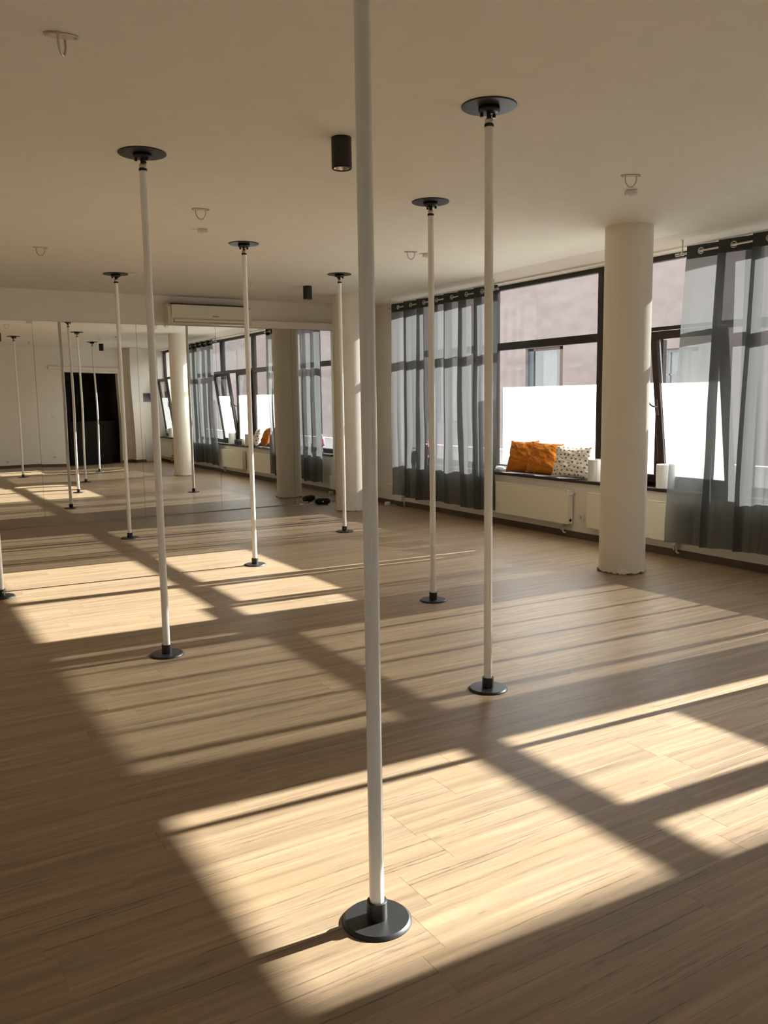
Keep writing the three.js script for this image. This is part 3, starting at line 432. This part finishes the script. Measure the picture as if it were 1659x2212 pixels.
// ------------------------------------------------------------------ wall sockets, floor things, the doorway behind
function socket(name, label, u, y, n, turn, toggle) { const o = thing(name, label, toggle ? 'switch' : 'socket', u, y, n, turn, toggle ? undefined : 'wall sockets'); // front faces +z before the turn
  mesh('plate', box(-0.041, 0.041, -0.041, 0.041, -0.009, 0, 0.004), M.plasticWhite, o);
  if (toggle) mesh('rocker', box(-0.028, 0.028, -0.028, 0.028, -0.0135, -0.009, 0.003), M.plasticWhite, o); else { const d = new THREE.RingGeometry(0.019, 0.025, 28); d.translate(0, 0, 0.0096); mesh('ring', d, M.plasticWhite, o); const q = new THREE.CircleGeometry(0.019, 28); q.translate(0, 0, 0.0093); mesh('well', q, std(rgb(0.42, 0.40, 0.37), 0.6), o); mesh('pin', (() => { const g = new THREE.CylinderGeometry(0.0025, 0.0025, 0.012, 8); g.rotateX(Math.PI / 2); g.translate(0, 0.009, 0.012); return g; })(), M.metal, o); mesh('hole', [-0.0095, 0.0095].map((x) => { const g = new THREE.CircleGeometry(0.0028, 10); g.translate(x, -0.003, 0.0097); return g; }), M.black, o); } }
socket('wall_socket', 'white wall socket between the two radiators', UW, 0.242, 6.90, -Math.PI / 2);
socket('wall_socket', 'white wall socket left of the doorway in the mirror', 3.99, 0.25, NB, Math.PI); socket('wall_socket', 'white wall socket at the left edge of the mirror view', 2.89, 0.17, NB, Math.PI); socket('light_switch', 'white light switch beside the doorway in the mirror', 4.01, 1.27, NB, Math.PI, true);
{
  const o = thing('portable_speaker', 'black portable speaker on the floor in front of the mirror', 'speaker', 5.84, 0.003, 11.52, -0.42);
  const s = new THREE.CapsuleGeometry(0.047, 0.13, 10, 32); s.rotateZ(Math.PI / 2); s.translate(0, 0.047, 0); mesh('body', s, M.blackCloth, o);
  for (const e of [-1, 1]) { const c = new THREE.CylinderGeometry(0.036, 0.036, 0.008, 28); c.rotateZ(Math.PI / 2); c.translate(e * 0.110, 0.047, 0); mesh('bass_cap', c, M.black, o); }
  const bd = mesh('badge', (() => { const g = new THREE.CylinderGeometry(0.011, 0.011, 0.003, 20); g.rotateX(Math.PI / 2); g.scale(1.2, 0.9, 1); g.translate(0.005, 0.047, 0.0475); return g; })(), M.plasticWhite, o); mesh('foot', box(-0.07, 0.07, -0.003, 0.006, -0.02, 0.02, 0.003), M.blackRubber, o);
  const c = thing('charging_cable', 'white charging cable lying on the floor along the mirror foot', 'cable', 5.55, 0.0, 11.69, 0); mesh('cord', tube([[-0.20, 0.003, 0.03], [-0.08, 0.003, 0.045], [0.02, 0.003, 0.03], [0.10, 0.003, 0.05], [0.16, 0.003, 0.03]], 0.0028, 30, 6), M.plasticWhite, c); mesh('adapter', box(0.15, 0.205, 0.0, 0.024, -0.045, -0.015, 0.006), M.plasticWhite, c); mesh('plug', box(-0.02, 0.04, 0, 0.02, -0.02, 0.01, 0.005), M.plasticWhite, c);
  const e = thing('power_plug', 'white power plug with cord on the floor by the window wall', 'plug', 6.60, 0.0, 10.84, 0.2); mesh('block', box(-0.045, 0.03, 0, 0.05, -0.03, 0.03, 0.01), M.plasticWhite, e); mesh('cord', tube([[0.03, 0.012, 0], [0.055, 0.008, 0.04], [0.05, 0.006, 0.14], [0.06, 0.006, 0.26]], 0.004, 20, 6), M.plasticWhite, e);
}
{
  // dark room behind the doorway, seen in the mirror
  const d = structGroup('door_1', 'dark doorway opening hung with black cloth, seen in the mirror', 'doorway');
  const [a, b, t] = DOOR, y = NB - 0.25;
  mesh('lining', [box(a - 0.04, a, 0, t + 0.04, y - 1.3, y), box(b, b + 0.04, 0, t + 0.04, y - 1.3, y), box(a, b, t, t + 0.04, y - 1.3, y), box(a, b, -0.02, 0, y - 1.3, NB), box(a - 0.04, b + 0.04, -0.02, t + 0.04, y - 1.35, y - 1.3)], std(rgb(0.030, 0.025, 0.019), 0.9), d);
  mesh('counter', box(a + 0.05, b - 0.05, 0, 1.07, y - 0.5, y - 0.1, 0.01), M.blackCloth, d);
  const P = [], I = [], N = 20, rows = 8; for (let j = 0; j <= rows; j++) for (let i = 0; i <= N; i++) { P.push(a + 0.01 + 0.15 * i / N, 0.02 + (t - 0.05) * j / rows, -(y + 0.12 + 0.02 * Math.sin(i * 1.4) )); if (i < N && j < rows) { const q = j * (N + 1) + i; I.push(q, q + 1, q + N + 1, q + 1, q + N + 2, q + N + 1); } }
  const g = new THREE.BufferGeometry(); g.setAttribute('position', new THREE.Float32BufferAttribute(P, 3)); g.setIndex(I); g.computeVertexNormals(); const cl = M.blackCloth.clone(); cl.side = THREE.DoubleSide; mesh('black_drape', g, cl, d);
  solo('door_rail', box(3.92, 6.02, 2.435, 2.515, NB, NB + 0.05, 0.006), M.wall, 'long cream rail above the doorway seen in the mirror', 'rail');
  const fb = thing('fuse_box', 'grey framed dark panel on the corner wall seen in the mirror', 'panel', 6.47, 1.60, NB + 0.0); mesh('frame', box(-0.15, 0.15, 0, 0.25, 0, 0.022, 0.005), std(rgb(0.45, 0.45, 0.44), 0.5), fb); mesh('glass_door', box(-0.135, 0.135, 0.015, 0.235, 0.0225, 0.028, 0.003), std(rgb(0.03, 0.035, 0.035), 0.15), fb);
  const cb = thing('wall_cabinet', 'low white cabinet in the corner seen in the mirror', 'cabinet', 6.46, 0, NB + 0.02); mesh('body', box(-0.15, 0.15, 0, 0.73, 0, 0.12, 0.004), M.plasticWhite, cb); mesh('door', box(-0.145, 0.145, 0.455, 0.725, 0.1205, 0.134, 0.004), M.plasticWhite, cb); mesh('door', box(-0.145, 0.145, 0.01, 0.448, 0.1205, 0.134, 0.004), M.plasticWhite, cb);
}

renderer.render(scene, camera);
